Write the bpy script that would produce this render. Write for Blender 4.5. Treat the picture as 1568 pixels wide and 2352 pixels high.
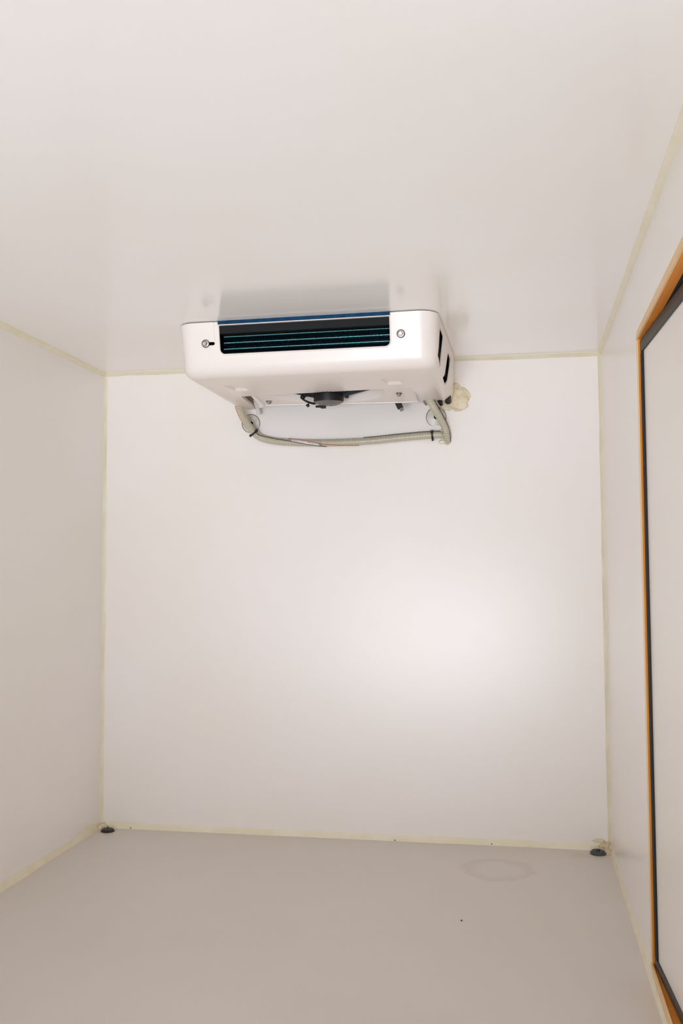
import bpy, bmesh, math, random
from mathutils import Vector, Matrix, noise
random.seed(7)
S = bpy.context.scene
for o in list(bpy.data.objects): bpy.data.objects.remove(o)
COL = S.collection
# ------------------------------------------------------------------ room dimensions (metres), solved from the photograph
W, D, H = 1.70, 3.0985, 1.5763       # width, distance camera-to-back-wall, height
Y0 = -1.05                           # rear doorway of the box (behind the camera)
TR = math.tan(-0.0169)               # the right wall is a touch out of square
def xr(y): return W + TR * (D - y)
# ------------------------------------------------------------------ camera
def make_camera():
    yaw, pit, roll = -0.1730, 0.0594, -0.0050
    cy, sy, cp, sp = math.cos(yaw), math.sin(yaw), math.cos(pit), math.sin(pit)
    fwd = Vector((sy*cp, cy*cp, sp)); right = Vector((cy, -sy, 0)); up = right.cross(fwd)
    r = math.cos(roll)*right + math.sin(roll)*up
    u = -math.sin(roll)*right + math.cos(roll)*up
    cd = bpy.data.cameras.new('camera'); c = bpy.data.objects.new('camera', cd); COL.objects.link(c)
    m = Matrix((r, u, -fwd)).transposed().to_4x4(); m.translation = Vector((1.3886, 0, 0.8863))
    c.matrix_world = m
    cd.sensor_fit = 'VERTICAL'; cd.sensor_height = 36; cd.lens = 2156*36/2352; cd.clip_start = 0.02
    S.camera = c
make_camera()
# ------------------------------------------------------------------ world and lamps
wd = bpy.data.worlds.new('world'); S.world = wd; wd.use_nodes = True
bgn = wd.node_tree.nodes['Background']
bgn.inputs[0].default_value = (0.92, 0.96, 1.0, 1); bgn.inputs[1].default_value = 0.15
def area(name, loc, aim, sx, sy, power, col):
    l = bpy.data.lights.new(name, 'AREA'); l.shape = 'RECTANGLE'; l.size = sx; l.size_y = sy; l.energy = power; l.color = col
    o = bpy.data.objects.new(name, l); COL.objects.link(o); o.location = loc
    o.rotation_euler = (Vector(aim)-Vector(loc)).to_track_quat('-Z', 'Y').to_euler()
    return o
LC = (0.822, 0.893, 1.0)
area('ground_bounce', (.85, -3.4, -.5), (.85, 0.4, 1.5), 2.3, 2.2, 358, LC)      # sunlit ground outside the open rear end
area('highlight_lamp', (.74, -5, .38), (.8, 3, .6), .4, 1.6, 2.6, LC)  # unseen lamp added for the soft highlight on the rear wall
S.view_settings.view_transform = 'Standard'; S.view_settings.look = 'None'
S.cycles.max_bounces = 14; S.cycles.diffuse_bounces = 12      # white box: light bounces many times
S.view_settings.exposure = 0.0; S.view_settings.gamma = 1.0; S.view_settings.use_curve_mapping = False
# ------------------------------------------------------------------ materials
def lin(c): return tuple(((v/255)/12.92 if v/255 <= .04045 else ((v/255+.055)/1.055)**2.4) for v in c) + (1,)
def mat(name, rgb, rough=.5, metal=0., spec=.5, coat=0., trans=0., aniso=0., var=None, scale=8, bump=0., bscale=60, emis=None, alpha=1.):
    m = bpy.data.materials.new(name); m.use_nodes = True; nt = m.node_tree; b = nt.nodes['Principled BSDF']
    b.inputs['Base Color'].default_value = lin(rgb); b.inputs['Roughness'].default_value = rough
    b.inputs['Metallic'].default_value = metal; b.inputs['Specular IOR Level'].default_value = spec
    b.inputs['Coat Weight'].default_value = coat; b.inputs['Transmission Weight'].default_value = trans
    b.inputs['Anisotropic'].default_value = aniso; b.inputs['Alpha'].default_value = alpha
    tc = nt.nodes.new('ShaderNodeTexCoord')
    if var:
        n = nt.nodes.new('ShaderNodeTexNoise'); n.inputs['Scale'].default_value = scale; n.inputs['Detail'].default_value = 4
        rmp = nt.nodes.new('ShaderNodeValToRGB'); rmp.color_ramp.elements[0].position = .38; rmp.color_ramp.elements[1].position = .66
        rmp.color_ramp.elements[0].color = lin(var); rmp.color_ramp.elements[1].color = lin(rgb)
        nt.links.new(tc.outputs['Object'], n.inputs['Vector']); nt.links.new(n.outputs['Fac'], rmp.inputs['Fac'])
        nt.links.new(rmp.outputs['Color'], b.inputs['Base Color'])
    if bump:
        n2 = nt.nodes.new('ShaderNodeTexNoise'); n2.inputs['Scale'].default_value = bscale; n2.inputs['Detail'].default_value = 5
        bp = nt.nodes.new('ShaderNodeBump'); bp.inputs['Strength'].default_value = bump; bp.inputs['Distance'].default_value = .002
        nt.links.new(tc.outputs['Object'], n2.inputs['Vector']); nt.links.new(n2.outputs['Fac'], bp.inputs['Height'])
        nt.links.new(bp.outputs['Normal'], b.inputs['Normal'])
    return m
WALLC = (247, 243, 240)
def wall_mat(name, rgb=WALLC, rough=.25, spots=()):
    """glossy white gelcoat with faint yellowed clouds; spots = (x,y,z,r_in,r_out,strength,colour) marks in object space"""
    m = mat(name, rgb, rough, spec=.5, var=(rgb[0]-2, rgb[1]-2, rgb[2]-5), scale=2.2, bump=.05, bscale=9)
    nt = m.node_tree; b = nt.nodes['Principled BSDF']; src = b.inputs['Base Color'].links[0].from_socket
    tc = [n for n in nt.nodes if n.type == 'TEX_COORD'][0]
    for (x, y, z, r0, r1, st, c, sx) in spots:
        mp = nt.nodes.new('ShaderNodeVectorMath'); mp.operation = 'SUBTRACT'; mp.inputs[1].default_value = (x, y, z)
        ms = nt.nodes.new('ShaderNodeVectorMath'); ms.operation = 'MULTIPLY'; ms.inputs[1].default_value = sx
        ln = nt.nodes.new('ShaderNodeVectorMath'); ln.operation = 'LENGTH'
        nz = nt.nodes.new('ShaderNodeTexNoise'); nz.inputs['Scale'].default_value = 14
        ad = nt.nodes.new('ShaderNodeMath'); ad.operation = 'MULTIPLY_ADD'; ad.inputs[1].default_value = r1*.5; 
        nt.links.new(tc.outputs['Object'], mp.inputs[0]); nt.links.new(mp.outputs[0], ms.inputs[0]); nt.links.new(ms.outputs[0], ln.inputs[0])
        nt.links.new(tc.outputs['Object'], nz.inputs['Vector']); nt.links.new(nz.outputs['Fac'], ad.inputs[0]); nt.links.new(ln.outputs['Value'], ad.inputs[2])
        rp = nt.nodes.new('ShaderNodeValToRGB'); e = rp.color_ramp.elements; off = r1*.25
        sc = 1.0
        e[0].position = max(0, r0+off-(r1-r0)*.6) if r0 > 0 else 0; e[0].color = (0, 0, 0, 1) if r0 > 0 else (1, 1, 1, 1)
        e[1].position = r1+off; e[1].color = (0, 0, 0, 1)
        if r0 > 0: k = e.new((r0+r1)/2+off); k.color = (1, 1, 1, 1)
        nt.links.new(ad.outputs[0], rp.inputs['Fac'])
        mu = nt.nodes.new('ShaderNodeMath'); mu.operation = 'MULTIPLY'; mu.inputs[1].default_value = st
        nt.links.new(rp.outputs['Color'], mu.inputs[0])
        mx = nt.nodes.new('ShaderNodeMix'); mx.data_type = 'RGBA'
        nt.links.new(mu.outputs[0], mx.inputs[0]); nt.links.new(src, mx.inputs[6]); mx.inputs[7].default_value = lin(c)
        src = mx.outputs[2]; nt.links.new(src, b.inputs['Base Color'])
    return m
M = {}
STN = (200, 190, 176)
M['wall'] = wall_mat('gelcoat_wall', spots=())
M['back'] = wall_mat('gelcoat_back_wall', (243, 236, 231), rough=.29, spots=((.85, D, 1.29, 0, .10, .25, (226, 218, 200), (.5, 0, 2)),))
M['ceil'] = wall_mat('gelcoat_ceiling', rough=.17)
M['floor'] = wall_mat('gelcoat_floor', (219, 212, 207), rough=.33, spots=((1.353, 2.85, 0, .075, .115, .55, STN, (1, 1, 0)), (1.265, 2.429, 0, 0, .004, 1, (70, 60, 50), (1, 1, 0)),
             (1.60, 3.03, 0, 0, .05, .5, (196, 180, 150), (1, 1, 0))))
M['seal'] = mat('cream_sealant', (240, 233, 211), .45, var=(235, 226, 198), scale=16, bump=.3, bscale=35)
M['seal_dirty'] = mat('dirty_sealant', (236, 224, 198), .5, var=(212, 190, 156), scale=70, bump=.6, bscale=60)
M['shell'] = mat('white_abs_housing', (239, 229, 221), .3, spec=.35, var=(237, 227, 218), scale=5)
M['pan'] = mat('white_drain_pan', (232, 223, 216), .3)
M['wood'] = mat('orange_varnished_wood', (232, 150, 52), .5, spec=.25, var=(218, 130, 38), scale=6, bump=.2, bscale=25)
M['wood_pale'] = mat('pale_wood_nosing', (242, 210, 160), .45, var=(238, 200, 146), scale=7)
M['rubber'] = mat('lit_rubber_gasket', (62, 56, 52), .55, bump=.2, bscale=80)  # greyer copy of the gasket black, light on head and sill strips painted in
M['rubber_dark'] = mat('dark_rubber_gasket', (22, 19, 18), .7)
M['plug'] = mat('black_rubber_plug', (28, 27, 26), .45, bump=.15, bscale=120)
M['plug_grey'] = mat('worn_grey_rubber', (62, 66, 64), .5, bump=.2, bscale=90)
M['black'] = mat('black_plastic', (11, 11, 12), .5, spec=.35)
M['matt'] = mat('matt_black_inside', (10, 9, 9), .9, spec=.1)
M['brown'] = mat('dark_inside_casing', (26, 20, 16), .8, spec=.2)
M['band'] = mat('charcoal_cover', (15, 16, 15), .7, spec=.3)
M['hub'] = mat('grey_motor_face', (104, 98, 95), .45)
M['fin'] = mat('teal_coated_fin', (5, 34, 42), .35, metal=.6)
M['fin_lit'] = mat('lit_teal_fin_edge', (120, 196, 196), .3, metal=.35)  # lighter copy of the fin teal, carries the painted edge highlights
M['blue'] = mat('blue_foam_strip', (4, 66, 100), .6, spec=.2, var=(3, 50, 82), scale=40, bump=.4, bscale=90)
M['steel'] = mat('zinc_bolt', (168, 160, 152), .34, metal=.9, var=(128, 120, 113), scale=140)
M['disc'] = mat('clear_grey_disc', (216, 211, 200), .34, metal=.2, coat=.2, var=(184, 178, 165), scale=34, bump=.2, bscale=60)
M['rim'] = mat('disc_rim', (120, 114, 106), .3, metal=.4)
M['hose'] = mat('clear_beige_hose', (168, 159, 134), .3, coat=.4, spec=.5)
M['coilw'] = mat('hose_spiral', (226, 219, 200), .3, coat=.4)
M['stripe_k'] = mat('black_hose_line', (40, 38, 36), .4)
M['stripe_r'] = mat('red_hose_line', (196, 84, 62), .4)
M['label_band'] = mat('pale_print_band', (214, 212, 208), .4)
M['foam'] = mat('cream_foam', (232, 220, 194), .7, var=(222, 208, 178), scale=22, bump=.7, bscale=30)
M['film'] = mat('dried_sealant_film', (246, 240, 233), .4, var=(243, 236, 226), scale=20)
M['clear'] = mat('milky_plastic', (224, 220, 214), .2, coat=.4)
M['yellow'] = mat('yellow_wire', (206, 196, 110), .5)
M['ground'] = mat('pale_concrete', (150, 147, 140), .9, var=(136, 132, 126), scale=3)
# ------------------------------------------------------------------ mesh helpers
def sg(o, **k):
    for a, v in k.items(): o[a] = v
    return o
def link(name, me, m, parent=None, smooth=False, auto=None):
    o = bpy.data.objects.new(name, me); COL.objects.link(o)
    if m is not None:
        if isinstance(m, (list, tuple)):
            for q in m: me.materials.append(q)
        else: me.materials.append(m)
    if smooth:
        for p in me.polygons: p.use_smooth = True
        if auto: me.set_sharp_from_angle(angle=math.radians(auto))
    if parent: o.parent = parent
    return o
class MB:
    def __init__(s): s.bm = bmesh.new()
    def verts(s, pts): return [s.bm.verts.new(p) for p in pts]
    def box(s, a, b, mtx=None, bev=0):
        (x0, y0, z0), (x1, y1, z1) = a, b
        v = s.verts([(x, y, z) for z in (z0, z1) for y in (y0, y1) for x in (x0, x1)])
        fs = [s.bm.faces.new([v[i] for i in f]) for f in ((0, 2, 3, 1), (4, 5, 7, 6), (0, 1, 5, 4), (2, 6, 7, 3), (0, 4, 6, 2), (1, 3, 7, 5))]
        if bev:
            r = bmesh.ops.bevel(s.bm, geom=list({e for f in fs for e in f.edges}), offset=bev, segments=2, affect='EDGES', profile=.5)
            v = [q for q in set(q for f in r['faces'] for q in f.verts) | set(q for q in v if q.is_valid)]
        if mtx: bmesh.ops.transform(s.bm, matrix=mtx, verts=[q for q in v if q.is_valid])
        return s
    def hexa(s, v8):
        v = s.verts(v8)
        for f in ((0, 2, 3, 1), (4, 5, 7, 6), (0, 1, 5, 4), (2, 6, 7, 3), (0, 4, 6, 2), (1, 3, 7, 5)): s.bm.faces.new([v[i] for i in f])
        return s
    def lathe(s, prof, n=32, mtx=None, mi=None):
        """prof: (radius, height) about Z; closes when r==0"""
        rings = []; M4 = mtx or Matrix()
        for r, h in prof:
            if r < 1e-6: rings.append([s.bm.verts.new(M4 @ Vector((0, 0, h)))])
            else: rings.append([s.bm.verts.new(M4 @ Vector((r*math.cos(2*math.pi*k/n), r*math.sin(2*math.pi*k/n), h))) for k in range(n)])
        for i in range(len(rings)-1):
            a, b = rings[i], rings[i+1]
            for k in range(n):
                k2 = (k+1) % n
                if len(a) == 1 and len(b) == 1: continue
                if len(a) == 1: f = s.bm.faces.new((a[0], b[k], b[k2]))
                elif len(b) == 1: f = s.bm.faces.new((a[k], b[0], a[k2]))
                else: f = s.bm.faces.new((a[k], b[k], b[k2], a[k2]))
                if mi: f.material_index = mi[i]
        return s
    def tube(s, pts, r, n=8, cap=True):
        pts = [Vector(p) for p in pts]; N = len(pts); rings = []; up = None
        for i, p in enumerate(pts):
            t = (pts[min(i+1, N-1)]-pts[max(i-1, 0)]).normalized()
            if up is None: up = Vector((0, 0, 1)) if abs(t.z) < .9 else Vector((0, 1, 0))
            a = (up-t*up.dot(t)).normalized(); up = a; b = t.cross(a)
            rr = r[i] if isinstance(r, (list, tuple)) else r
            rings.append([s.bm.verts.new(p+(a*math.cos(2*math.pi*k/n)+b*math.sin(2*math.pi*k/n))*rr) for k in range(n)])
        for i in range(N-1):
            for k in range(n): s.bm.faces.new((rings[i][k], rings[i][(k+1) % n], rings[i+1][(k+1) % n], rings[i+1][k]))
        if cap: s.bm.faces.new(rings[0][::-1]); s.bm.faces.new(rings[-1])
        return s
    def prism(s, poly, d0, d1, axis='z'):
        f = {'z': lambda a, b, c: (a, b, c), 'y': lambda a, b, c: (a, c, b), 'x': lambda a, b, c: (c, a, b)}[axis]
        A = s.verts([f(a, b, d0) for a, b in poly]); B = s.verts([f(a, b, d1) for a, b in poly]); n = len(poly)
        s.bm.faces.new(A[::-1]); s.bm.faces.new(B)
        for i in range(n): s.bm.faces.new((A[i], A[(i+1) % n], B[(i+1) % n], B[i]))
        return s
    def mesh(s, name):
        bmesh.ops.recalc_face_normals(s.bm, faces=s.bm.faces); me = bpy.data.meshes.new(name); s.bm.to_mesh(me); s.bm.free(); return me
    def obj(s, name, m, parent=None, smooth=False, auto=35): return link(name, s.mesh(name), m, parent, smooth, auto)
def empty(name, loc=(0, 0, 0), rz=0, **k):
    o = bpy.data.objects.new(name, None); COL.objects.link(o); o.location = loc; o.rotation_euler = (0, 0, rz); o.empty_display_size = .1
    return sg(o, **k)
def catmull(pts, sub=10):
    P = [Vector(p) for p in pts]; P = [2*P[0]-P[1]]+P+[2*P[-1]-P[-2]]; out = []
    for i in range(1, len(P)-2):
        for k in range(sub):
            t = k/sub; a, b, c, d = P[i-1:i+3]
            out.append(.5*((2*b)+(c-a)*t+(2*a-5*b+4*c-d)*t*t+(3*b-a-3*c+d)*t**3))
    out.append(P[-2]); return out
def struct(o, label=None, cat=None):
    o['kind'] = 'structure'
    if label: o['label'] = label
    if cat: o['category'] = cat
    return o
# ------------------------------------------------------------------ the box: walls, floor, ceiling
T = .06
FZ = .0
struct(MB().box((-T, Y0, -T), (W+.02+T, D+T, 0)).obj('floor', M['floor']), 'white glossy fibreglass floor of the cargo box', 'floor')
struct(MB().box((-T, Y0, H), (W+.02+T, D+T, H+T)).obj('ceiling', M['ceil']), 'white glossy fibreglass ceiling carrying the cooling unit', 'ceiling')
struct(MB().box((0, D, 0), (W, D+T, H)).obj('wall_back', M['back']), 'white glossy rear wall behind the cooling unit', 'wall')
struct(MB().box((-T, Y0, 0), (0, D+T, H)).obj('wall_left', M['wall']), 'white side wall on the left without any opening', 'wall')
OY0, OY1, OZ0, OZ1 = 1.22, 2.142, .030, 1.392     # side-door opening in the right wall
wr = MB()
def slab(y0, y1, z0, z1):
    wr.hexa([(xr(y)+dx, y, z) for z in (z0, z1) for y in (y0, y1) for dx in (0, T)])
slab(OY1, D, 0, H); slab(Y0, OY0, 0, H); slab(OY0, OY1, OZ1, H); slab(OY0, OY1, 0, OZ0)
struct(wr.obj('wall_right', M['wall']), 'white side wall on the right with the side door opening', 'wall')
# sealant beads along the inner edges ------------------------------
tn = [0]
def bead(p0, p1, a, b, wa, wb, seed=0, m='seal', amp=.25, n=90, name=None, ext=()):
    p0, p1, a, b = map(Vector, (p0, p1, a, b)); bm = MB(); rows = []
    for i in range(n+1):
        t = i/n; p = p0.lerp(p1, t); L = (p1-p0).length*t
        na = 1+amp*noise.noise(Vector((L*9+seed*7.3, 1.7, seed)))+amp*.5*noise.noise(Vector((L*37, seed*3.1, 0)))
        nb = 1+amp*noise.noise(Vector((L*8+seed*3.1, 9.7, seed)))+amp*.5*noise.noise(Vector((L*33, seed*5.1, 4)))
        for (c, rad, gain) in ext:
            g = gain*math.exp(-((L-c)/rad)**2); na += g; nb += g
        A = p+a*wa*na; B = p+b*wb*nb; mid = (A+B)*.5*1.0-(a+b)*(wa+wb)*.07; e = (a*.0006+b*.0006)
        rows.append([bm.bm.verts.new(q) for q in (p-(a+b)*.002, A-b*.002, A+b*.0012, mid+e*.5, B+a*.0012, B-a*.002)])
    for i in range(n):
        for k in range(6): bm.bm.faces.new((rows[i][k], rows[i][(k+1) % 6], rows[i+1][(k+1) % 6], rows[i+1][k]))
    bm.bm.faces.new(rows[0]); bm.bm.faces.new(rows[-1][::-1])
    tn[0] += 1
    return struct(bm.obj(name or 'trim_%d' % tn[0], M[m], smooth=True, auto=60), None, None)
X, Yv, Z = Vector((1, 0, 0)), Vector((0, 1, 0)), Vector((0, 0, 1))
def trim(o, label): o['label'] = label; o['category'] = 'sealant bead'
trim(bead((0, D, 0), (0, D, H), X, -Yv, .0095, .010, 1), 'cream sealant bead in the upright corner of the left wall')
trim(bead((W, D, 0), (W, D, H), -X, -Yv, .010, .013, 2, amp=.2), 'cream sealant bead in the upright corner of the right wall')
trim(bead((0, D, H), (W, D, H), -Yv, -Z, .018, .010, 3), 'cream sealant bead between ceiling and rear wall')
trim(bead((0, D, 0), (W, D, 0), -Yv, Z, .012, .017, 4, ext=((.06, .05, .35), (1.62, .08, .3))), 'cream sealant bead along the foot of the rear wall')
trim(bead((0, D, 0), (0, Y0, 0), X, Z, .008, .020, 5, ext=((.1, .05, .5), (.52, .03, .3))), 'cream sealant bead along the foot of the left wall')
trim(bead((0, D, H), (0, Y0, H), X, -Z, .013, .013, 6), 'cream sealant bead between ceiling and left wall')
trim(bead((W, D, H), (xr(Y0), Y0, H), -X, -Z, .012, .009, 7, amp=.15), 'cream sealant bead between ceiling and right wall')
trim(bead((W, D, 0), (xr(Y0), Y0, 0), -X, Z, .007, .013, 8), 'cream sealant bead along the foot of the right wall')
# corner lump of sealant, dirty, next to the right floor plug
def lump(name, c, r, seed, m, sub=3, rough=.35, parent=None, squash=(1, 1, 1)):
    bm = bmesh.new(); bmesh.ops.create_icosphere(bm, subdivisions=sub, radius=1)
    for v in bm.verts:
        k = 1+rough*noise.noise(v.co*1.7+Vector((seed, 0, 0)))+rough*.5*noise.noise(v.co*4.3+Vector((0, seed, 0)))
        v.co = Vector((v.co.x*squash[0]*r*k, v.co.y*squash[1]*r*k, v.co.z*squash[2]*r*k))+Vector(c)
    me = bpy.data.meshes.new(name); bm.to_mesh(me); bm.free()
    return link(name, me, m, parent, True)
sg(lump('sealant_lump', (W-.015, D-.017, .006), .026, 3, M['seal_dirty'], 4, squash=(1, .9, .75)), label='dirty cream sealant lump in the floor corner beside the right plug', category='sealant')
sg(lump('sealant_lump', (.012, D-.018, .004), .018, 8, M['seal_dirty'], 4, squash=(1, 1.1, .7)), label='small cream sealant lump in the floor corner beside the left plug', category='sealant')
sg(lump('sealant_smear', (1.664, D-.001, .026), .013, 5, mat('yellow_green_sealant', (222, 214, 176), .5), 4, .45, squash=(1.2, .05, .5)), label='yellowish sealant smear on the rear wall above the right floor plug', category='sealant')
# ------------------------------------------------------------------ side door: wooden frame, gasket and white leaf, slightly ajar
fr = sg(empty('door_frame', (xr(OY1), OY1, 0)), label='orange varnished wooden frame lining the side door opening', category='door frame', kind='structure')
def loc(y, z, dx=0): return (xr(y)-xr(OY1)+dx, y-OY1, z)
def frame_piece(y0, y1, z0, z1, dx0, dx1, m, name, slope0=0):
    b = MB(); b.hexa([loc(y, z, dx) for z in (z0, z1) for y in (y0, y1) for dx in (dx0, dx1)]); return b.obj(name, m, fr)
# top lining: soffit board, bottom sill board, far jamb, near jamb
frame_piece(OY0, OY1, OZ1-.004, OZ1, .0, .019, M['wood'], 'head_lining')
frame_piece(OY0, OY1, OZ0, OZ0+.004, .0, .030, M['wood'], 'sill_lining')
frame_piece(OY1-.004, OY1, OZ0+.004, OZ1-.004, .0, .0145, M['wood'], 'jamb_lining')
frame_piece(OY0, OY0+.004, OZ0+.004, OZ1-.004, .0, .0145, M['wood'], 'jamb_lining')
for *a_, d_ in ((OY0, OY1, OZ1-.004, OZ1, .019), (OY0, OY1, OZ0, OZ0+.004, .030), (OY1-.004, OY1, OZ0+.004, OZ1-.004, .0145), (OY0, OY0+.004, OZ0+.004, OZ1-.004, .0145)):
    frame_piece(*a_, d_, T, M['rubber_dark'], 'seal_seat')
def nosing(zin, zout, name):
    b = MB(); R = []
    for y in (OY0, OY1+.004):
        R.append([b.bm.verts.new(loc(y, z, dx)) for z, dx in ((zin, 0), (zin, -.004), (zout, -.001), (zout, 0))])
    for k in range(4): b.bm.faces.new((R[0][k], R[0][(k+1) % 4], R[1][(k+1) % 4], R[1][k]))
    b.bm.faces.new(R[0]); b.bm.faces.new(R[1][::-1]); return sg(b.obj(name, M['wood_pale'], fr), label='pale wood edge')
nosing(OZ1-.004, OZ1+.018, 'nosing'); nosing(.041, .014, 'nosing')
frame_piece(OY1-.004, OY1+.003, OZ0, OZ1, -.0025, .0, M['wood_pale'], 'nosing')
# door leaf
DA = math.atan(.052)+.0169*0
dr = empty('door_1', (xr(OY1)+.0075, OY1-.006, 0), 0, label='white side door on the right, standing slightly ajar', category='door', kind='structure')
dr.rotation_euler = (0, 0, math.atan(.034))       # swings outward towards the camera end
# local: leaf runs along -y, thickness +x
DL = .90; GT, GB = 1.358, .055
MB().box((.0, -DL+.013, GB), (.05, -.020, GT), bev=.001).obj('door_panel', wall_mat('gelcoat_door', (244, 240, 236), .27), dr)
for z0, z1 in ((GT-.0005, OZ1-.006), (OZ0+.006, GB+.0005)):
    sg(MB().box((-.0045, -DL, z0), (.02, -.001, z1), bev=.004).obj('gasket', M['rubber'], dr, True), label='black rubber gasket strip, light put into its greyer colour')
for y0, y1 in ((-.024, -.001), (-DL, -DL+.022)):
    sg(MB().box((-.0040, y0, GB), (.02, y1, GT), bev=.002).obj('gasket', M['rubber_dark'], dr, True), label='black upright rubber gasket strip')
MB().box((.02, -DL, OZ0+.008), (.05, -.002, OZ1-.010)).obj('door_core', M['rubber_dark'], dr)
# ------------------------------------------------------------------ evaporator unit under the ceiling
U = sg(empty('cooling_unit', (.8495, 2.4835, H), -.015), label='white evaporator cooling unit mounted under the ceiling at the rear wall', category='cooling unit')
# local: x = across, y = towards back wall, z = down is negative
def ring(hw0, hw1, y0, y1, r0, r1, n=8):
    """plan outline, trapezoid with rounded corners (front radius r0, back radius r1)"""
    P = []
    for (cx, cy, r, a0) in ((hw0-r0, y0+r0, r0, -90), (hw1-r1, y1-r1, r1, 0), (-hw1+r1, y1-r1, r1, 90), (-hw0+r0, y0+r0, r0, 180)):
        for k in range(n+1):
            a = math.radians(a0+90*k/n); P.append((cx+r*math.cos(a), cy+r*math.sin(a)))
    return P
def solid(profile, hw0, hw1, y0, y1, r0, r1, slant):
    b = MB(); R = []
    for ins, z in profile:
        s = slant*(-z/.15); pts = ring(hw0-ins, hw1-ins, y0+ins, y1-ins*.3, max(r0-ins, .004), max(r1-ins, .004))
        R.append([b.bm.verts.new((x, y+s*(1-(y-y0)/(y1-y0)), z)) for x, y in pts])
    for i in range(len(R)-1):
        n = len(R[i])
        for k in range(n): b.bm.faces.new((R[i][k], R[i][(k+1) % n], R[i+1][(k+1) % n], R[i+1][k]))
    b.bm.faces.new(R[0]); b.bm.faces.new(R[-1][::-1]); return b
HH = .150; RB = .030
prof = [(0, -.0025), (.001, -.04), (.004, -(HH-RB))]+[(.004+RB*(1-math.cos(a)), -(HH-RB)-RB*math.sin(a)) for a in [math.pi/2*k/7 for k in range(1, 8)]]
outer = solid(prof, .368, .374, 0, .595, .052, .042, .030).obj('housing', M['shell'], U)
TH = .003
prof2 = [(TH, .02), (TH, -.04), (.004+TH, -(HH-RB))]+[(.004+TH+(RB-TH)*(1-math.cos(a)), -(HH-RB)-(RB-.010)*math.sin(a)) for a in [math.pi/2*k/5 for k in range(1, 6)]]
cuts = [solid(prof2, .368, .374, 0, .595, .052, .042, .030).obj('cut', None, U)]
def rrect_poly(x0, x1, z0, z1, r, n=6):
    """rounded lower corners only; z1 is the top"""
    P = [(x1, z1), (x0, z1)]
    for (cx, a0) in ((x0+r, 180), (x1-r, 270)):
        for k in range(n+1):
            a = math.radians(a0+90*k/n); P.append((cx+r*math.cos(a), z0+r+r*math.sin(a)))
    return P
OX0, OX1, OB = -.244, .2405, -.0915
cuts.append(MB().prism(rrect_poly(OX0, OX1, OB, .02, .016), -.05, .05, 'y').obj('cut', None, U))
# shallow recessed border of the outlet, following the slanted face
bm = MB(); bm.prism(rrect_poly(OX0-.0125, OX1+.0125, OB-.014, .02, .024), -.05, .0, 'y')
for v in bm.bm.verts:
    if v.co.y > -.01: v.co.y = .0020+.030*(-v.co.z/.15)
cuts.append(bm.obj('cut', None, U))
# screw slots, side vents, underside pockets, cut-away at the back
def slotpoly(cx, cz, L, r, n=6):
    return [(cx+L/2+r*math.cos(a), cz+r*math.sin(a)) for a in [math.radians(-90+180*k/n) for k in range(n+1)]]+[(cx-L/2+r*math.cos(a), cz+r*math.sin(a)) for a in [math.radians(90+180*k/n) for k in range(n+1)]]
cuts.append(MB().prism(slotpoly(-.270, -.060, .018, .0045), -.05, .05, 'y').obj('cut', None, U))
for poly in ([(.088, -.028), (.185, -.030), (.126, -.133), (.062, -.113)], [(.345, -.040), (.435, -.042), (.345, -.140), (.250, -.136)]):
    cuts.append(MB().prism(poly, .312, .42, 'x').obj('cut', None, U))
LIP = .3165
b = MB(); b.hexa([(-.280, LIP+.028, -.2), (.262, LIP-.008, -.2), (-.306, .64, -.2), (.262, .64, -.2), (-.280, LIP+.028, .02), (.262, LIP-.008, .02), (-.306, .64, .02), (.262, .64, .02)]); cuts.append(b.obj('cut', None, U))
for cx in (-.253, .215):
    b = MB(); z0 = -HH-.004
    b.hexa([(cx-.030, .16, z0), (cx+.022, .16, z0), (cx-.020, .262, z0), (cx+.030, .262, z0), (cx-.025, .175, -HH+.0075), (cx+.017, .175, -HH+.0075), (cx-.014, .243, -HH+.0075), (cx+.024, .243, -HH+.0075)]); cuts.append(b.obj('cut', None, U))
for c in cuts:
    md = outer.modifiers.new('b', 'BOOLEAN'); md.operation = 'DIFFERENCE'; md.solver = 'EXACT'; md.object = c
dg = bpy.context.evaluated_depsgraph_get(); dg.update()
me = bpy.data.meshes.new_from_object(outer.evaluated_get(dg)); outer.modifiers.clear(); outer.data = me
for c in cuts: bpy.data.objects.remove(c)
me.materials.clear(); me.materials.append(M['shell'])
for p in me.polygons: p.use_smooth = True; p.material_index = 0
me.set_sharp_from_angle(angle=math.radians(28))
# rounded bead around the outlet
def fy(z): return .030*(-z/.15)
rp = [(x, fy(z)+.0035, z) for x, z in rrect_poly(OX0, OX1, OB, -.003, .016)][1:]+[(OX1, .0035, -.003)]
MB().tube(rp, .0026, 8).obj('outlet_rim', M['shell'], U, True)
# matt black blocks added to stand in for shade inside the housing
ins = MB()
ins.box((-.345, .045, -.128), (-.262, .30, -.004)); ins.box((.252, .045, -.128), (.348, .49, -.004)); ins.box((-.262, .125, -.092), (.252, .46, -.004))
ins.box((.252, .066, -.116), (.3620, .49, -.004)); ins.box((-.325, .030, -.085), (-.262, .045, -.02)); ins.box((.252, .030, -.085), (.325, .045, -.02))
ins.box((-.262, .04, -.137), (.252, .13, -.118))
ins.obj('inner_shade_blocks', M['matt'], U)
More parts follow.
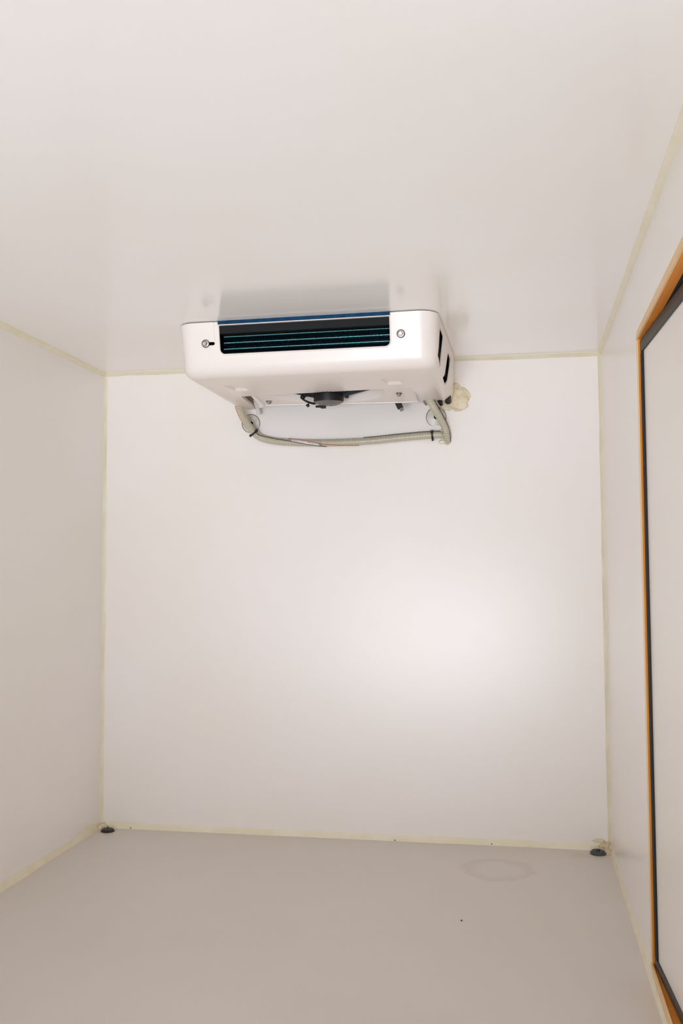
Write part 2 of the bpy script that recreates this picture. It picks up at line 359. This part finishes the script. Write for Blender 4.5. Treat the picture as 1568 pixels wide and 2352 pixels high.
# coil: fins with toothed front edge
NF = 132; fins = MB(); tips = MB()
x0, x1 = OX0+.008, OX1-.004
zt = [-.038, -.0555, -.073, -.0905, -.108]
front = []
for i in range(len(zt)):
    front.append((.040, zt[i]-.0062)); 
prof_f = [(.115, -.030), (.050, -.030)]
for z in zt: prof_f += [(.046, z+.006), (.034, z), (.046, z-.006)]
prof_f += [(.050, -.117), (.115, -.117)]
for i in range(NF):
    x = x0+(x1-x0)*(i+.5)/NF
    fins.prism(prof_f, x-.00035, x+.00035, 'x')
    for z in zt:
        tips.box((x-.0010, .0325, z-.0011), (x+.0010, .0365, z+.0011))
sg(fins.obj('coil_fins', M['fin'], U), kind='stuff', label='dark teal coated cooling fins')
sg(tips.obj('lit_fin_edges', M['fin_lit'], U), kind='stuff', label='teal fin edges in rows, highlights put into their lighter colour')
tb = MB()
for z in zt: tb.tube([(x0-.006, .052, z), (x1+.004, .052, z)], .0048, 10)
tb.obj('coil_tube', M['fin'], U, True)
# cover strip above the coil, white rail, blue foam strip against the ceiling
b = MB(); b.hexa([(OX0-.002, .010, -.034), (OX1+.002, .010, -.034), (OX0-.002, .110, -.028), (OX1+.002, .110, -.028), (OX0-.002, .0065, -.0135), (OX1+.002, .0065, -.0135), (OX0-.002, .11, -.0135), (OX1+.002, .11, -.0135)])
b.obj('cover_plate', M['band'], U)
MB().box((OX0-.001, .001, -.0125), (OX1+.001, .110, -.0100), bev=.0006).obj('mounting_rail', M['pan'], U)
b = MB(); n = 60
for i in range(n):
    xa, xb = OX0+(OX1-OX0)*i/n, OX0+(OX1-OX0)*(i+1)/n
    wv = .0012*noise.noise(Vector((i*.31, 0, 0))); wv2 = .0012*noise.noise(Vector(((i+1)*.31, 0, 0)))
    b.hexa([(xa, wv, -.0101), (xb, wv2, -.0101), (xa, .09, -.0101), (xb, .09, -.0101), (xa, wv, -.0002), (xb, wv2, -.0002), (xa, .09, -.0002), (xb, .09, -.0002)])
b.obj('foam_strip', M['blue'], U)
# bolts -----------------------------------------------------------
def bolt(name, loc_, direction, r=.0105, parent=U):
    q = Vector(direction).to_track_quat('Z', 'Y').to_matrix().to_4x4(); q.translation = Vector(loc_)
    b = MB(); b.lathe([(0, 0), (r*.60, 0), (r*.60, .0062), (r*.48, .0078), (0, .0078)], 6, q)
    h = b.obj(name, M['steel'], parent)
    w = MB(); w.lathe([(0, -.0015), (r, -.0015), (r, .0008), (r*.9, .0016), (r*.66, .0018), (r*.62, .0030), (0, .0030)], 28, q); w.obj('washer', M['steel'], h, True)
    s_ = MB(); s_.lathe([(r*1.06, -.0025), (r*1.06, -.0012), (0, -.0012)], 28, q); s_.obj('seal_ring', M['rubber_dark'], h)
    return h
nf = (0, -1, -.2)
bolt('bolt', (-.283, fy(-.060)-.0015, -.0600), nf, .0108)
bolt('bolt', (.2685, fy(-.060)-.0015, -.0600), nf, .0108)
# fan plate with dished fan opening -------------------------------
PZ0, PZ1 = -.141, -.1575           # height at y=LIP and at the back edge
def pz(y): return PZ0+(PZ1-PZ0)*(y-LIP)/(.478-LIP)
FC = (-.004, .365)
X0, X1, YA, YB = -.236, .262, .03, .480
pl = MB(); n = 96; R = [[] for _ in range(8)]
for k in range(n):
    a = 2*math.pi*k/n; c, s_ = math.cos(a), math.sin(a)
    tx = ((X1-FC[0])/c if c > 0 else (X0-FC[0])/c) if abs(c) > 1e-9 else 9
    ty = ((YB-FC[1])/s_ if s_ > 0 else (YA-FC[1])/s_) if abs(s_) > 1e-9 else 9
    t = min(tx, ty); ca, cb = math.cos(a), math.sin(a)
    for j, (rad, up) in enumerate(((t, -.003), (t, 0), (1.0, 0), (.965, .002), (.92, .007), (.86, .017), (.80, .030), (.77, .042))):
        if j > 1:
            ex = .182*rad; ey = .104-.012*(1-rad)*4 if s_ > 0 else .17*rad; q = 1/((abs(c)/ex)**2.3+(abs(s_)/ey)**2.3)**(1/2.3); rad = min(q, t-.003)
        x, y = FC[0]+c*rad, FC[1]+s_*rad
        if y > .40: y += (y-.40)/.08*(-.010+.030*(x-X0)/(X1-X0))
        R[j].append(pl.bm.verts.new((x, y, pz(y)+up+(0 if j else 0))))
for j in range(1, 8): 
    for k in range(n): pl.bm.faces.new((R[j-1][k], R[j-1][(k+1) % n], R[j][(k+1) % n], R[j][k]))
md = pl.obj('fan_plate', M['pan'], U, True, 50); sm = md.modifiers.new('solid', 'SOLIDIFY'); sm.thickness = .0018; sm.offset = 1
MB().tube(catmull([(-.256, .385, -.128), (-.250, .42, -.139), (-.247, .455, -.150), (-.248, .470, -.158)], 6), [.006]+[.013]*17+[.008], 14).obj('drain_elbow', M['clear'], U, True)
bolt('bolt', (-.213, .432, pz(.432)-.001), (0, 0, -1), .0098)
bolt('bolt', (.213, .400, pz(.400)-.001), (0, 0, -1), .0098)
# fan -------------------------------------------------------------
tilt = Matrix.Translation((FC[0], FC[1], 0)) @ Matrix.Rotation(.03, 4, 'X')
FZr = -.122
fan = MB()
fan.lathe([(0, -.062), (.026, -.061), (.034, -.058), (.0455, -.052), (.047, -.046), (.047, -.016), (.043, -.006), (.043, .02), (0, .02)], 40, tilt @ Matrix.Translation((0, 0, FZr)), mi=[1, 1, 1, 0, 0, 0, 0, 0])
fan.obj('fan_motor', [M['black'], M['hub']], U, True)
for k in range(28):
    a = 2*math.pi*k/28+.1; b = MB(); T4 = tilt @ Matrix.Translation((0, 0, FZr)) @ Matrix.Rotation(a, 4, 'Z')
    b.hexa([T4 @ Vector(p) for p in ((.043, -.0022, -.030), (.112, -.0020, -.004), (.043, .0022, -.030), (.112, .0020, -.004), (.043, -.0022, -.012), (.112, -.0020, .006), (.043, .0022, -.012), (.112, .0020, .006))])
    b.obj('guard_spoke', M['black'], U)
for (r, z) in ((.112, .001), (.098, -.005), (.084, -.010), (.068, -.016)):
    b = MB(); b.tube([tilt @ Vector((r*math.cos(2*math.pi*k/48), r*math.sin(2*math.pi*k/48), FZr+z)) for k in range(49)], .0022 if r < .11 else .003, 6, False); b.obj('guard_ring', M['black'], U, True)
for k in range(7):
    b = MB(); a = 2*math.pi*k/7; T4 = tilt @ Matrix.Translation((0, 0, FZr)) @ Matrix.Rotation(a, 4, 'Z')
    g_ = []
    for i in range(6):
        r = .04+.068*i/5; sw = .25*i/5; row = []
        for j in range(5):
            an = (j/4-.5)*.72+sw; row.append(b.bm.verts.new(T4 @ Vector((r*math.cos(an), r*math.sin(an), .002+.014*(j/4)))))
        g_.append(row)
    for i in range(5):
        for j in range(4): b.bm.faces.new((g_[i][j], g_[i+1][j], g_[i+1][j+1], g_[i][j+1]))
    o = b.obj('fan_blade', M['black'], U, True); s_ = o.modifiers.new('s', 'SOLIDIFY'); s_.thickness = .0016
for a in (.12, math.pi-.10):
    b = MB(); T4 = tilt @ Matrix.Translation((0, 0, FZr)) @ Matrix.Rotation(a, 4, 'Z')
    b.hexa([T4 @ Vector(p) for p in ((.040, -.010, -.038), (.136, -.006, -.013), (.040, .010, -.038), (.136, .006, -.013), (.040, -.010, -.006), (.136, -.006, .002), (.040, .010, -.006), (.136, .006, .002))])
    b.obj('motor_arm', M['black'], U)
# matt black cup added above the fan, shading over bright parts
b = MB(); b.lathe([(.116, 0), (.116, .022), (0, .022)], 48, Matrix.Translation((FC[0], FC[1], FZr+.012))); b.obj('fan_shade_cup', M['matt'], U, True)
# wiring at the motor
def sy(y): return y+.050
cz_ = -.1215
n0 = set(bpy.data.objects.keys())
w = MB(); w.tube(catmull([(-.036, sy(.315), cz_-.022), (-.058, sy(.33), cz_-.026), (-.075, sy(.335), cz_-.034), (-.062, sy(.34), cz_-.044), (-.040, sy(.335), cz_-.052), (-.025, sy(.33), cz_-.050)], 8), .0035, 8); w.obj('motor_cable', M['black'], U, True)
lump('cable_grommet', (-.074, sy(.334), cz_-.030), .0085, 2, M['black'], 2, .15, U, (1, 1, 1))
b = MB(); b.tube([(-.062, sy(.345), cz_-.052), (-.058, sy(.345), cz_-.060)], [.006, .004], 10); b.obj('cable_clip', M['black'], U, True)
b = MB(); b.box((-.050, sy(.338), cz_-.064), (-.034, sy(.348), cz_-.0575), bev=.001); b.box((-.034, sy(.333), cz_-.067), (-.018, sy(.351), cz_-.055), bev=.0015); b.obj('plug_connector', M['black'], U)
b = MB(); b.box((-.0178, sy(.336), cz_-.067), (-.012, sy(.348), cz_-.056), bev=.001); b.obj('connector_pins', M['steel'], U)
b = MB(); b.tube(catmull([(-.012, sy(.342), cz_-.058), (.0, sy(.335), cz_-.056), (.012, sy(.322), cz_-.055)], 6), .0016, 6); b.obj('motor_wire', M['yellow'], U, True)
b = MB(); b.prism([(-.004, cz_-.055), (.010, cz_-.055), (.003, cz_-.064)], sy(.318), sy(.324), 'y'); b.obj('motor_lug', M['black'], U)
b = MB(); b.box((-.052, sy(.332), cz_-.034), (-.044, sy(.342), cz_-.018), bev=.001); b.obj('motor_bracket', M['black'], U)
b = MB(); b.box((.044, sy(.33), cz_-.038), (.056, sy(.345), cz_-.024), bev=.002); b.obj('motor_bracket', M['black'], U)
for k_ in set(bpy.data.objects.keys())-n0:
    if 'lug' not in k_ and 'bracket' not in k_ and 'wire' not in k_: bpy.data.objects[k_].location.x -= .016
# loose plug hanging behind the fan plate, another by the right leg
def dangling(x, y, z, rot, s=1.0, col='black', tip='rim'):
    Mx = Matrix.Translation((x, y, z)) @ Matrix.Rotation(rot, 4, 'Y') @ Matrix.Scale(s, 4)
    b = MB(); b.box((-.0085, -.008, -.017), (.0085, .008, .006), Mx, bev=.001); o = b.obj('cable_socket', M[col], U)
    b = MB(); b.box((-.004, -.005, -.026), (.007, .005, -.017), Mx, bev=.001); b.obj('socket_tip', M[tip], o)
    b = MB(); b.tube([Mx @ Vector((0, 0, .004)), Mx @ Vector((-.002, 0, .02)), Mx @ Vector((0, -.01, .04))], .003, 8); b.obj('socket_wire', M['black'], o, True)
dangling(.196, .512, -.160, -.42, 1.1)
dangling(.279, .545, -.150, -.3, .62, 'rim', 'rim')
# black tape wrapped pipes leaving the right back corner
b = MB(); b.tube([(.352, .50, -.120), (.353, .535, -.139), (.352, .575, -.150)], [.010, .012, .011], 7); b.obj('taped_pipe', M['black'], U)
b = MB(); b.tube([(.325, .53, -.130), (.327, .552, -.150), (.330, .570, -.160)], [.007, .009, .006], 7); b.obj('taped_pipe', M['black'], U)
# milky tube inside the left leg
b = MB(); b.tube(catmull([(-.262, .44, -.110), (-.268, .47, -.125), (-.284, .52, -.136), (-.288, .56, -.150), (-.288, .575, -.168)], 6), .007, 14); b.obj('milky_tube', M['clear'], U, True)
# ------------------------------------------------------------------ drain hoses on the back wall
def hose(name, pts, r, label, ties=(), stripes=(), r_end=None, spiral=True):
    root = empty(name, pts[0], 0, label=label, category='hose'); o0 = Vector(pts[0])
    C = [p-o0 for p in catmull(pts, 14)]; N = len(C)
    L = [0]
    for i in range(1, N): L.append(L[-1]+(C[i]-C[i-1]).length)
    rad = [r+((r_end or r)-r)*(l/L[-1]) for l in L]
    MB().tube(C, [q*.9 for q in rad], 16).obj('tube', M['hose'], root, True)
    def at(s):
        s = max(0, min(L[-1], s)); i = 0
        while i < N-2 and L[i+1] < s: i += 1
        t = (s-L[i])/max(1e-9, L[i+1]-L[i]); p = C[i].lerp(C[i+1], t); d = (C[min(i+2, N-1)]-C[max(i-1, 0)]).normalized()
        return p, d, rad[i]
    def surf(s, phi, k=1.0):
        p, d, rr = at(s); f = Vector((0, -1, 0)); f = (f-d*f.dot(d)).normalized(); u = f.cross(d)
        return p+(f*math.cos(phi)+u*math.sin(phi))*rr*k
    pitch = .0052; turns = int(L[-1]/pitch); b = MB(); pp = []
    for i in range(turns*14): s = pitch*i/14; pp.append(surf(s, 2*math.pi*i/14, .94))
    b.tube(pp, .00125, 5); sg(b.obj('spiral', M['coilw'], root, True), kind='stuff', label='pale reinforcing spiral')
    for (m, keys, w) in stripes:     # keys: (fraction, phi degrees)
        q = []
        for i in range(121):
            t = keys[0][0]+(keys[-1][0]-keys[0][0])*i/120
            for a, c in zip(keys, keys[1:]):
                if a[0] <= t <= c[0]+1e-9: ph = a[1]+(c[1]-a[1])*(t-a[0])/(c[0]-a[0]); break
            q.append(surf(t*L[-1], math.radians(ph), 1.05))
        MB().tube(q, w, 6).obj('hose_line', M[m], root, True)
    for t in ties:
        p, d, rr = at(t*L[-1]); b = MB(); q = d.to_track_quat('Z', 'Y').to_matrix().to_4x4(); q.translation = p
        b.lathe([(rr*1.08, -.0028), (rr*1.24, -.0028), (rr*1.24, .0028), (rr*1.08, .0028), (rr*1.08, -.0028)], 20, q)
        c = surf(t*L[-1], math.radians(40), 1.25); b.box(tuple(c-Vector((.0045, .004, .004))), tuple(c+Vector((.0045, .003, .004))), bev=.001)
        c = surf(t*L[-1], math.radians(-75), 1.3); b.box(tuple(c-Vector((.003, .003, .004))), tuple(c+Vector((.003, .003, .004))), bev=.001)
        b.obj('cable_tie', M['black'], root)
    return root, surf, L[-1]
LH = [(.515, 3.005, 1.452), (.516, 3.018, 1.425), (.524, 3.040, 1.395), (.541, 3.062, 1.362), (.560, 3.076, 1.338), (.583, 3.083, 1.326), (.64, 3.084, 1.3145), (.72, 3.084, 1.3085), (.80, 3.084, 1.306), (.88, 3.084, 1.3065), (.96, 3.084, 1.309), (1.06, 3.084, 1.3165), (1.165, 3.084, 1.3225), (1.192, 3.086, 1.322)]
hr, surf, LL = hose('drain_hose', LH, .0128, 'long ribbed clear hose running sideways along the rear wall under the cooling unit', ties=(.168, .953),
     stripes=(('stripe_r', ((0, -75), (.06, -85), (.13, -105), (.16, -120)), .0009), ('stripe_k', ((.17, 20), (.24, 40), (.33, 18), (.43, -35), (.50, -75)), .0011),
              ('stripe_r', ((.33, 66), (.43, 12), (.50, -28), (.56, -52), (.64, -80)), .0011), ('stripe_k', ((.66, 95), (.78, 85), (.9, 75), (.985, 55)), .0012)))
# printed band between the two lines, print too small to read
b = MB(); rows = []
for i in range(31):
    t = .345+.125*i/30; a = t
    ka = 66+(12-66)*(min(t, .43)-.33)/.10 if t < .43 else 12-40*(t-.43)/.07
    kb = 18-53*(t-.33)/.10 if t < .43 else -35-40*(t-.43)/.07
    rows.append([b.bm.verts.new(surf(t*LL, math.radians(kb+(ka-kb)*j/4), 1.03)) for j in range(5)])
for i in range(30):
    for j in range(4): b.bm.faces.new((rows[i][j], rows[i+1][j], rows[i+1][j+1], rows[i][j+1]))
b.obj('print_band', M['label_band'], hr, True)
b = MB(); rnd = random.Random(3); t = .420
while t < .482:
    if not (.4405 < t < .4425 or .457 < t < .460):
        c = 5-(t-.42)*700+rnd.uniform(-4, 4); L2 = .0011; hh = rnd.uniform(9, 15)
        q = [surf(t*LL, math.radians(c-hh), 1.05), surf(t*LL+L2, math.radians(c-hh), 1.05), surf(t*LL+L2, math.radians(c+hh), 1.05), surf(t*LL, math.radians(c+hh), 1.05)]
        vs = [b.bm.verts.new(p) for p in q]; b.bm.faces.new(vs)
        if rnd.random() < .6:
            q = [surf(t*LL, math.radians(c+hh-5), 1.05), surf(t*LL+.0026, math.radians(c+hh-5), 1.05), surf(t*LL+.0026, math.radians(c+hh), 1.05), surf(t*LL, math.radians(c+hh), 1.05)]
            vs = [b.bm.verts.new(p) for p in q]; b.bm.faces.new(vs)
    t += .0036*rnd.uniform(.8, 1.3)
b.obj('printed_marks', M['stripe_k'], hr)
RH = [(1.142, 2.975, 1.455), (1.152, 3.000, 1.428), (1.168, 3.030, 1.400), (1.184, 3.052, 1.372), (1.197, 3.066, 1.345), (1.203, 3.073, 1.322), (1.2035, 3.085, 1.304), (1.203, 3.105, 1.298)]
hose('drain_hose', RH, .0132, 'short ribbed clear hose curving from the right leg of the unit into the rear wall', stripes=(('stripe_k', ((.1, 88), (.95, 88)), .0012),), r_end=.0105)
# round washers under the hoses
for (x, z, r, lab) in ((.5335, 1.382, .0325, 'round grey metal disc on the rear wall crossed by the long hose'), (1.1675, 1.384, .0335, 'round grey metal disc on the rear wall crossed by the short hose')):
    root = empty('wall_washer', (x, D, z), 0, label=lab, category='washer')
    q = Matrix.Rotation(math.radians(90), 4, 'X')
    MB().lathe([(.0075, .0), (.0075, .0022), (r*.93, .0022), (r*.93, 0), (.0075, 0)], 48, q).obj('disc', M['disc'], root, True)
    MB().lathe([(r*.93, 0), (r*.93, .0026), (r, .0022), (r, 0)], 48, q).obj('rim', M['rim'], root, True)
    MB().lathe([(0, .0005), (.0075, .0005), (.0075, -.0002), (0, -.0002)], 20, q).obj('bolt_hole', M['matt'], root)
# foam blob where the pipes enter the wall, and dried sealant around the hose outlet
fm = lump('foam_sealant', (1.226, D-.004, 1.443), .049, 11.3, M['foam'], 5, .34, None, (1.0, .42, .88))
sg(fm, label='cream expanding foam blob on the rear wall right of the cooling unit', category='foam')
fm2 = lump('sealant_film', (1.211, D, 1.337), .040, 4.1, M['film'], 5, .10, None, (.44, .03, 1.15))
sg(fm2, label='thin dried sealant film around the hose hole in the rear wall', category='sealant')
sg(lump('sealant_dab', (1.186, D-.004, 1.333), .014, 6.1, M['seal'], 3, .3, None, (1.0, .5, .7)), label='small cream sealant dab above the long hose end', category='sealant')
sg(lump('sealant_dab', (1.188, D-.004, 1.300), .012, 9.1, M['seal'], 3, .3, None, (1.1, .5, .6)), label='small cream sealant dab below the long hose end', category='sealant')
# ------------------------------------------------------------------ floor plugs
p1 = empty('floor_plug', (.047, 3.052, 0), .2, label='black rubber floor plug with thin stem in the left floor corner', category='drain plug')
MB().lathe([(0, .007), (.016, .008), (.0185, .0075), (.0195, .005), (.0235, .002), (.0235, 0), (0, 0)], 40, Matrix.Rotation(.06, 4, 'Y')).obj('disc', M['plug'], p1, True)
MB().lathe([(0, .017), (.0016, .0165), (.0018, .007)], 12).obj('stem', M['plug'], p1, True)
p2 = empty('floor_plug', (1.655, 3.050, 0), 0, label='worn grey black rubber floor plug with round knob in the right floor corner', category='drain plug')
MB().lathe([(0, .0085), (.0155, .010), (.0185, .010), (.0205, .0075), (.0245, .003), (.0245, 0), (0, 0)], 40, Matrix.Rotation(.05, 4, 'Y')).obj('disc', M['plug_grey'], p2, True)
MB().lathe([(0, .0155), (.0050, .0145), (.0058, .012), (.006, .008)], 20).obj('knob', M['plug'], p2, True)
# crumbs of dried sealant and grit on the floor and bead
for i, (x, y, z, lb) in enumerate(((1.265, 2.429, .0012, 'tiny dark speck alone on the open floor'), (1.02, D-.016, .004, 'tiny dark speck at the foot of the rear wall midway'),
        (1.33, D-.012, .005, 'tiny dark speck at the foot of the rear wall near the right plug'), (.115, D-.015, .005, 'tiny dark speck at the foot of the rear wall near the left plug'))):
    sg(lump('grit_speck', (x, y, z), .0020, i*3.3, M['brown'], 1, .4), label=lb, category='grit')
# ------------------------------------------------------------------ ground outside the open rear end
struct(MB().box((-12, -25, -1.0), (14, 20, -.95)).obj('ground', M['ground']), 'pale concrete ground outside below the box', 'ground')
